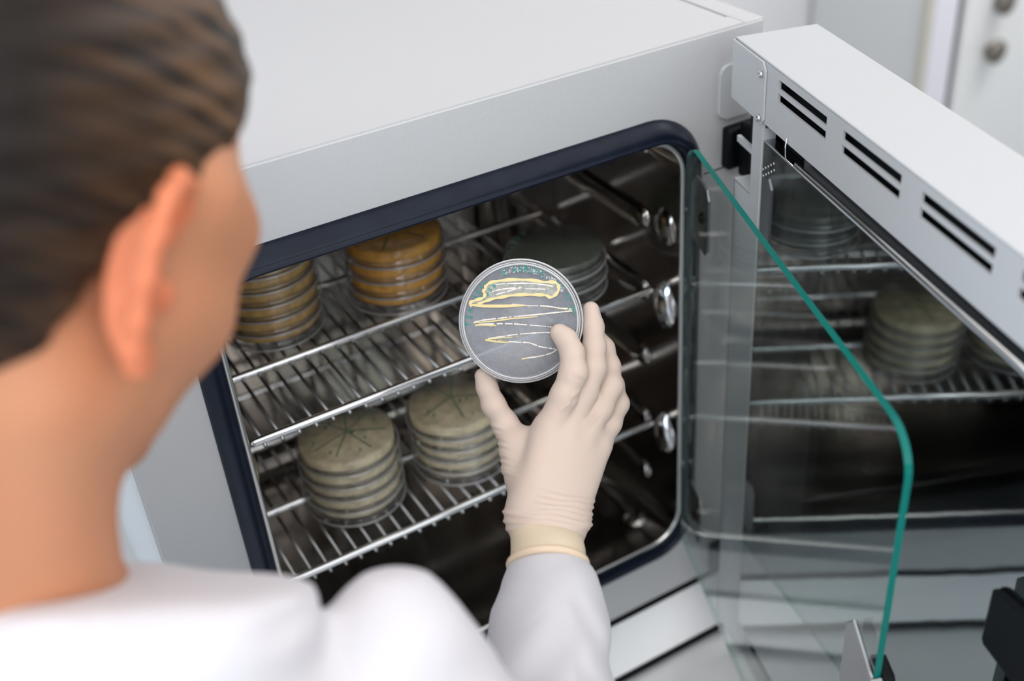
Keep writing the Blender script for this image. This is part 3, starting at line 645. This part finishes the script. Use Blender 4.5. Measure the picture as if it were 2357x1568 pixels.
def glove_post(v, f):
    n_ = vnormals(v, f); u_, w_ = px(v); d = np.zeros(len(v))
    g = lambda x, s_: np.exp(-(x/s_)**2)
    # folds across the wrist
    for k, (c0, sl, amp, s_) in enumerate(((1132, .22, .7, 4.5), (1147, .20, 1.0, 4.5), (1162, .19, 1.1, 4.5), (1176, .15, 1.0, 4.5), (1190, .12, 1.1, 4.5), (1203, .06, 1.0, 4.5), (1217, .02, .8, 5))):
        line = c0+sl*(u_-1250)+3*np.sin(u_*.045+k); fade = np.clip((u_-(1175+9*(7-k)))/30, 0, 1) if k < 4 else 1
        d += amp*.0013*g(w_-line, s_)*fade
    # small gathers on the thumb side
    for k in range(9):
        c0 = 988+k*12.5+2*math.sin(k*2.1); d += .0012*g(w_-c0-.35*(u_-1160), 4.2)*g(u_-(1148+k*2.1), 22)
    # creases fanning out between the knuckles
    for (a, b2, amp, wd) in (((1345, 905), (1318, 925), -.9, 3.5), ((1310, 930), (1290, 945), .9, 3), ((1350, 935), (1395, 925), .0, 3), ((1370, 955), (1345, 975), 1.0, 3.5), ((1380, 965), (1358, 985), -.8, 3), ((1320, 910), (1335, 900), .8, 3), ((1315, 1155), (1345, 1168), .6, 4), ((1325, 1092), (1350, 1100), .5, 3)):
        ax, ay = a; bx, by = b2; L2 = (bx-ax)**2+(by-ay)**2; t = np.clip(((u_-ax)*(bx-ax)+(w_-ay)*(by-ay))/L2, 0, 1)
        dd = np.hypot(u_-ax-t*(bx-ax), w_-ay-t*(by-ay)); d += amp*.0006*g(dd, wd)*(n_[:, 2] > 0)
    d += .0009*(g(np.hypot(u_-1322, w_-1000), 22)+.8*g(np.hypot(u_-1272, w_-1003), 20)+.8*g(np.hypot(u_-1360, w_-1012), 18))
    d += .0005*g(w_-868-.4*(u_-1320), 6)*g(u_-1335, 20)*-1
    return v+n_*d[:, None]
lo = np.array([-.031, -.155, -.915])*HK; hi = np.array([.102, .034, -.775])*HK
glove = sdf_mesh('latex_glove', glove_sdf, lo, hi, .00105, GLOVE, person, glove_post, smooth_it=2)
glove['label'] = 'cream latex glove'
# cuff with its rolled bead
def ringpts(c, rx, ry, tilt, n_=72, wob=0, ph=0, rho=0):
    e1 = np.array([math.cos(rho), -math.sin(rho), 0]); e2 = np.array([0, math.sin(tilt), math.cos(tilt)])
    out = []
    for k in range(n_):
        a = 2*math.pi*k/n_; r_ = 1+wob*math.sin(3*a+ph)+wob*.6*math.sin(7*a+2*ph); out.append(c+r_*(rx*math.cos(a)*e1+ry*math.sin(a)*e2))
    return out
b = bmesh.new(); rows = []
spec = [(1258, 1208, .8160, 82, 68, .20, 0), (1258, 1211, .8150, 86.5, 72, .22, .004), (1258, 1218, .8110, 86.5, 73, .28, .008), (1259, 1230, .8070, 84.5, 72, .38, .016), (1261, 1247, .8020, 84, 74, .50, .020), (1262, 1268, .7960, 86, 78, .58, .008), (1261, 1292, .7910, 88, 84, .62, .004), (1261, 1299, .7890, 89, 85, .62, .0)]
for i, (u_, v_, D, rx, ry, tl, wb) in enumerate(spec):
    rows.append([b.verts.new(p) for p in ringpts(ch(u_, v_, D), rx*D*HK/FPX, ry*D*HK/FPX, tl, 72, wb, i*1.3, .17*max(0, 1-i/5))])
for A, B in zip(rows, rows[1:]):
    for k in range(72): b.faces.new((A[k], A[(k+1) % 72], B[(k+1) % 72], B[k])).smooth = True
bmesh.ops.recalc_face_normals(b, faces=b.faces)
cuff = obj('glove_cuff', b, CUFFM, glove); cuff['label'] = 'yellowish double-layer cuff of the glove'
md = cuff.modifiers.new('s', 'SOLIDIFY'); md.thickness = .0006
sd = cuff.modifiers.new('ss', 'SUBSURF'); sd.levels = 1; sd.render_levels = 1
b = bmesh.new(); tube(b, ringpts(ch(1261, 1300, .789), 87.5*.789*HK/FPX, 84*.789*HK/FPX, .62, 72, .004, 9), .0026, 12, closed=True)
obj('rolled_bead', b, CUFFM, glove, True)
# lab coat: collar, shoulders, torso (world vertical), sleeve
def wc(x, y, z): return RC.T @ (np.array([x, y, z])-CC)     # world -> working frame
G = RC.T @ np.array([-.02, -.62, -.82])                            # down
sleeve = [(ch(u, v, D), r*HK) for u, v, D, r in ((1258, 1302, .796, .0212), (1261, 1342, .787, .0268), (1275, 1395, .774, .0318), (1262, 1450, .761, .0345), (1262, 1510, .748, .0365), (1256, 1585, .731, .0400), (1235, 1800, .675, .048), (1200, 2080, .60, .056))]
upper = [(ch(1200, 2080, .60), .052), (cp(1080, 1850, .525), .050), (cp(985, 1665, .505), .038), (cp(925, 1450, .490), .0230), (cp(850, 1490, .485), .0220)]
nb = cp(-60, 1540, .47)
coat_caps = [(cp(-160, 1575, .45), cp(250, 1425, .45), .040, .0380), (cp(250, 1425, .45), cp(530, 1450, .455), .0380, .0370), (cp(500, 1700, .47), cp(860, 1720, .50), .045, .044),
             (cp(-160, 1660, .45), cp(-900, 1500, .55), .045, .055), (cp(880, 1640, .50), cp(980, 1740, .51), .036, .05)]
hip = cp(200, 1900, .50)+G*.40
def sleeve_folds(X, d):
    u_, v_ = CX+FPX*X[:, 0]/-X[:, 2], CY-FPX*X[:, 1]/-X[:, 2]
    m = np.clip((u_-1060)/40, 0, 1)*np.clip((-X[:, 2]-.56)/.05, 0, 1)
    return d + m*(.0013*np.sin(.030*(v_+1.3*(u_-1260)))*np.clip((v_-1320)/80, 0, 1)+.0007*np.sin(.05*(v_-1.8*(u_-1260))+1.1)*np.clip((u_-1290)/30, 0, 1))
def coat_sdf(X):
    d = None
    for a, c_, ra, rb in coat_caps:
        e = capd(X, a, c_, ra, rb); d = e if d is None else smin(d, e, .02)
    d = smin(d, capd(X, cp(250, 1900, .50), cp(260, 1850, .50)+G*.42, .11, .13), .04)
    d = smin(d, capd(X, cp(-500, 1850, .54), cp(-300, 1850, .54)+G*.42, .11, .13), .05)
    d = smin(d, chain(X, [(cp(-900, 1500, .55), .055), (cp(-900, 1500, .55)+G*.25, .055), (cp(-700, 1700, .65)+G*.38, .048)], .02), .02)
    up_ = chain(X, upper, .02); sl = sleeve_folds(X, chain(X, sleeve, .012))
    d = smin(d, up_, .008); d = smin(d, sl, .02)
    u_, v_ = CX+FPX*X[:, 0]/-X[:, 2], CY-FPX*X[:, 1]/-X[:, 2]
    g = np.exp(-(((u_-655)*.9+(v_-1435)*.45)/55)**2-(((v_-1435)*.9-(u_-655)*-.38)/26)**2)*(X[:, 2] > -.52)
    d = d + .007*g
    d = d + .0018*np.sin(.012*u_+.02*v_)*np.clip((1750-v_)/150, 0, 1)
    return d
coat = sdf_mesh('lab_coat', coat_sdf, np.array([-.62, -.86, -1.02]), np.array([.125, -.10, -.30]), .0046, CLOTH, person, None, smooth_it=3)
coat['label'] = 'white cotton lab coat'
# fine mesh for the visible forearm sleeve end
fs = sdf_mesh('sleeve_end', lambda X: np.maximum(sleeve_folds(X, chain(X, sleeve, .012))-.0006, -(X[:, 1]+.262)), np.array([-.05, -.27, -.80]), np.array([.09, -.105, -.59]), .0018, CLOTH, coat, None, smooth_it=2)
# body: head, neck, torso core, arm core
Fh = np.array([.375, -.06, -.92]); Fh /= np.linalg.norm(Fh)
Uh = np.array([.20, .979, .03]); Uh -= Fh*(Uh @ Fh); Uh /= np.linalg.norm(Uh); Rh = np.cross(Fh, Uh)
ear_c = cp(328, 632, .378); HC = ear_c - .074*Rh + .006*Fh
HB = np.stack([Rh, Fh, Uh], 1)          # head-local x right, y forward, z up
def hl(X): return (X-HC) @ HB
def hp(x, y, z): return HC + HB @ (np.array([x, y, z])*mm)
def head_sdf(L):                        # L in head-local metres
    e = lambda c_, r_: ell(L, np.array(c_)*mm, np.array(r_)*mm)
    c_ = lambda a, b_, ra, rb: capd(L, np.array(a)*mm, np.array(b_)*mm, ra*mm, rb*mm)
    d = e((0, -14, 36), (70, 88, 78)); d = smin(d, e((0, 22, 60), (60, 63, 59)), .02); d = smin(d, e((0, 32, -8), (66, 60, 78)), .025)
    for s_ in (-1, 1):
        d = smin(d, c_((s_*50, 8, -46), (s_*12, 72, -72), 12, 11), .022); d = smin(d, c_((s_*44, 58, -14), (s_*55, 26, -12), 16, 13), .02); d = smin(d, c_((s_*52, 62, 22), (s_*60, 30, 30), 12, 14), .02)
        d = smin(d, c_((s_*14, 88, 18), (s_*36, 80, 16), 7, 6), .012)
    d = smin(d, c_((0, 88, 8), (0, 108, -28), 6, 9), .008)
    for s_ in (-1, 1): d = smin(d, c_((s_*9, 98, -31), (s_*9, 97, -31.5), 6, 6), .006); d = -smin(-d, e((s_*31, 100, 3), (14, 14, 8)), .008); d = smin(d, e((s_*31, 82, 2), (12, 10, 9)), .004)
    d = smin(d, e((0, 88, -52), (22, 10, 5)), .006); d = smin(d, e((0, 87, -61), (19, 10, 5.5)), .005); d = smin(d, e((0, 76, -74), (16, 12, 11)), .014)
    return d
neck_b = cp(-95, 1400, .475)
def body_sdf(X):
    L = hl(X); d = head_sdf(L)
    n1 = capd(X, hp(0, -26, -30), neck_b, .0500, .0540); d = smin(d, n1, .020)
    d = smin(d, capd(X, hp(48, -12, -48), cp(170, 1420, .47), .014, .022), .025)
    d = smin(d, capd(X, neck_b, cp(300, 1640, .48), .048, .022), .03); d = smin(d, capd(X, neck_b, cp(-700, 1600, .54), .048, .03), .03)
    d = smin(d, capd(X, cp(-60, 1850, .53), cp(0, 1850, .53)+G*.45, .075, .085), .04)
    a = chain(X, [(cp(300, 1640, .48), .022), (cp(840, 1700, .50), .018), (cp(1000, 1720, .52), .026), (ch(1200, 2060, .602), .034), (ch(1256, 1585, .733), .025), (ch(1260, 1330, .790), .018), (ch(1260, 1235, .812), .015)], .012)
    d = smin(d, a, .01)
    for s_ in (-90, 130): d = smin(d, capd(X, cp(s_, 1850, .53)+G*.44, np.array(RC.T @ (np.array([(-.30 if s_ < 0 else -.12), -.62, FZ+.075])-CC)), .075, .045), .03)
    return d
sdf_body_lo = np.array([-.50, -1.30, -1.35]); 
body = sdf_mesh('body', lambda X: body_sdf(X), np.array([-.44, -.33, -.84]), np.array([.06, .20, -.26]), .0040, SKIN, person, None, smooth_it=2)
# legs in trousers down to the floor, shoes
def wcap(a, b_, ra, rb): return (wc(*a), wc(*b_), ra, rb)
hipw = CC + RC @ (cp(-30, 1850, .53)+G*.40)
legs = [wcap((hipw[0]-.09, hipw[1], hipw[2]+.05), (hipw[0]-.10, hipw[1], FZ+.07), .085, .05), wcap((hipw[0]+.09, hipw[1], hipw[2]+.05), (hipw[0]+.10, hipw[1]-.02, FZ+.07), .085, .05)]
print('HIP', hipw)
def cage(caps, pad):
    P = np.array([p for c_ in caps for p in (c_[0], c_[1])]); return P.min(0)-pad, P.max(0)+pad
l_, h_ = cage(legs, .12)
sdf_mesh('trousers', lambda X: smin(capd(X, *legs[0]), capd(X, *legs[1]), .03), l_, h_, .012, TROUS, person, None, smooth_it=2)
for s_ in (-1, 1):
    a = (hipw[0]+s_*.10, hipw[1]-.06, FZ+.036); c_ = (hipw[0]+s_*.11, hipw[1]+.13, FZ+.030); cc_ = [wcap(a, c_, .036, .030)]; l_, h_ = cage(cc_, .06)
    sdf_mesh('shoe', lambda X: capd(X, *cc_[0]), l_, h_, .007, BLACK, person, None, smooth_it=1)
# ear as a pair of its own flesh, child of the body
def ear(side):
    def fn(X):
        L = hl(X); L = L*np.array([side, 1, 1]); L = np.stack([L[:, 0], L[:, 1]*1.10, L[:, 2]*1.02+.001], 1)
        c_ = lambda a, b_, ra, rb: capd(L, np.array(a)*mm, np.array(b_)*mm, ra*mm, rb*mm)
        # helix from the front root over the top, down the back to the lobe (head-local mm)
        hx = [(71, 8, 14), (75, 8, 26), (79, 2, 34), (83, -9, 35), (87, -18, 28), (88, -22, 14), (86, -20, 0), (82, -14, -14), (77, -7, -24), (75, -1, -29), (73, 2, -24)]
        rr = [2.4, 3.0, 3.3, 3.5, 3.6, 3.5, 3.4, 3.8, 5.0, 5.2, 4.0]
        d = None
        for (p, q, r1, r2) in zip(hx, hx[1:], rr, rr[1:]): e = c_(p, q, r1, r2); d = e if d is None else smin(d, e, .003)
        for p, q, r1, r2 in (((78, -12, 20), (79, -13, -8), 2.6, 3.0), ((75, -4, -14), (78, -12, -10), 3.2, 3.0), ((74, 7, -4), (74, 7, -8), 4.0, 3.4)): d = smin(d, c_(p, q, r1, r2), .003)
        sh = ell(L, np.array((71, -8, 4))*mm, np.array((5.0, 13, 28))*mm); d = smin(d, sh, .005)
        return d
    c0 = hp(side*79, -6, 2)
    o = sdf_mesh('ear', fn, c0-.052, c0+.052, .0013, EARM, body, None, smooth_it=1); o['label'] = 'reddish ear'
ear(1); ear(-1)
# hair
def hair_sdf(X):
    L = hl(X)/mm; x, y, z = L.T
    d = ell(L, np.array((0, -14, 38)), np.array((76, 94, 84))); d = smin(d, ell(L, np.array((0, 22, 64)), np.array((65, 68, 63))), 15); d = smin(d, ell(L, np.array((0, -30, -8)), np.array((60, 66, 58))), 18)
    d = smin(d, ell(L, np.array((0, -112, 40)), np.array((36, 26, 36))), 10)     # knot at the back of the head
    line = np.interp(y, [-95, -50, -26, -14, 0, 14, 30, 50, 72, 100], [-62, -60, -38, 8, 36, 22, 34, 66, 90, 102])
    d = np.maximum(d, (line-z)*.75)
    d = d + .9*np.sin((z*.75-y*.35)*.55)*np.clip(-d/6+1, 0, 1)
    return d*mm
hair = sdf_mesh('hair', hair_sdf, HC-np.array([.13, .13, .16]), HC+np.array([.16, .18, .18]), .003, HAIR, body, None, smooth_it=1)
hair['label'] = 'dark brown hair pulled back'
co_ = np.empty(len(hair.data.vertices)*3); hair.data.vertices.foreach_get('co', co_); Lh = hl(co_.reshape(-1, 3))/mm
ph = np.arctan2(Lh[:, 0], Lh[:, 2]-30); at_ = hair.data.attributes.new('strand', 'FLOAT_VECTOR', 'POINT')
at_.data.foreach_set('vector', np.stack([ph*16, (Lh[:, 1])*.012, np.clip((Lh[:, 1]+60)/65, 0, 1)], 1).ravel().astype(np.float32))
for s_ in (-1, 1):
    for nm, r_, off, mt in (('eyeball', 11.5, 80, EYEW), ('iris', 5.5, 87.2, IRIS)):
        b = bmesh.new(); bmesh.ops.create_uvsphere(b, u_segments=20, v_segments=12, radius=r_*mm); o = obj(nm, b, mt, body, True); o.location = hp(s_*31, off, 2)
# ------------------------------------------------------------------ bench and background furniture
bench = empty('lab_bench', (.5, .1, FZ)); tag(bench, 'white laminate laboratory bench carrying the incubator', 'bench')
BZ = -.134-FZ
b = bmesh.new(); box(b, -1.2, 1.0, -.24, .75, BZ-.035, BZ, .003); obj('worktop', b, BENCH, bench)
for x in (-1.15, .93):
    for y in (-.19, .68):
        b = bmesh.new(); box(b, x, x+.05, y, y+.05, 0, BZ-.035); obj('leg', b, PAINT, bench)
# tall cabinet against the back wall
def ry(u, v, y):
    d = RC @ np.array([(u-CX)/FPX, -(v-CY)/FPX, -1.0]); return CC+d*(y-CC[1])/d[1]
YW = 1.02
pg = ry(2213, 40, YW); pc = ry(2143, 40, YW); k1 = ry(2290, 118, YW-.02); k2 = ry(2312, 5, YW-.02)
cab = empty('tall_cabinet', (pg[0]+.45, 1.2, FZ)); tag(cab, 'pale tall storage cabinet with round knobs beyond the outer door', 'cabinet')
CO = Vector(cab.location)
def cpart(name, x0, x1, y0, y1, z0, z1, m, bev=.004, parent=cab):
    b = bmesh.new(); box(b, x0, x1, y0, y1, z0, z1, bev); bmesh.ops.translate(b, vec=-CO, verts=b.verts); return obj(name, b, m, parent)
cpart('carcass', pc[0], pg[0]+1.0, YW+.02, 1.39, FZ, 1.1, CAB)
cpart('door_gap', pg[0]-.011, pg[0]+.011, YW+.012, YW+.021, FZ, 1.1, GAP_DK, 0)
cpart('side_stile', pc[0]+.01, pg[0]-.011, YW, YW+.02, FZ, 1.1, CABT)
cpart('edge_strip', pc[0]-.010, pc[0]+.006, YW-.002, YW+.02, FZ, 1.1, CREAM)
d1 = cpart('cabinet_door', pg[0]+.011, pg[0]+.50, YW, YW+.02, FZ+.05, 1.1, CAB)
cpart('cabinet_door', pg[0]+.505, pg[0]+.99, YW, YW+.02, FZ+.05, 1.1, CAB)
for k in (k1, k2):
    b = bmesh.new(); lathe(b, [(0, 0), (.012, 0), (.014, .012), (.026, .018), (.028, .03), (.020, .036), (0, .037)], 24)
    o = obj('knob', b, KNOBM, d1); o.rotation_euler = (math.pi/2, 0, 0); o.location = Vector((k[0], YW, k[2]))-CO
bpy.context.view_layer.update()
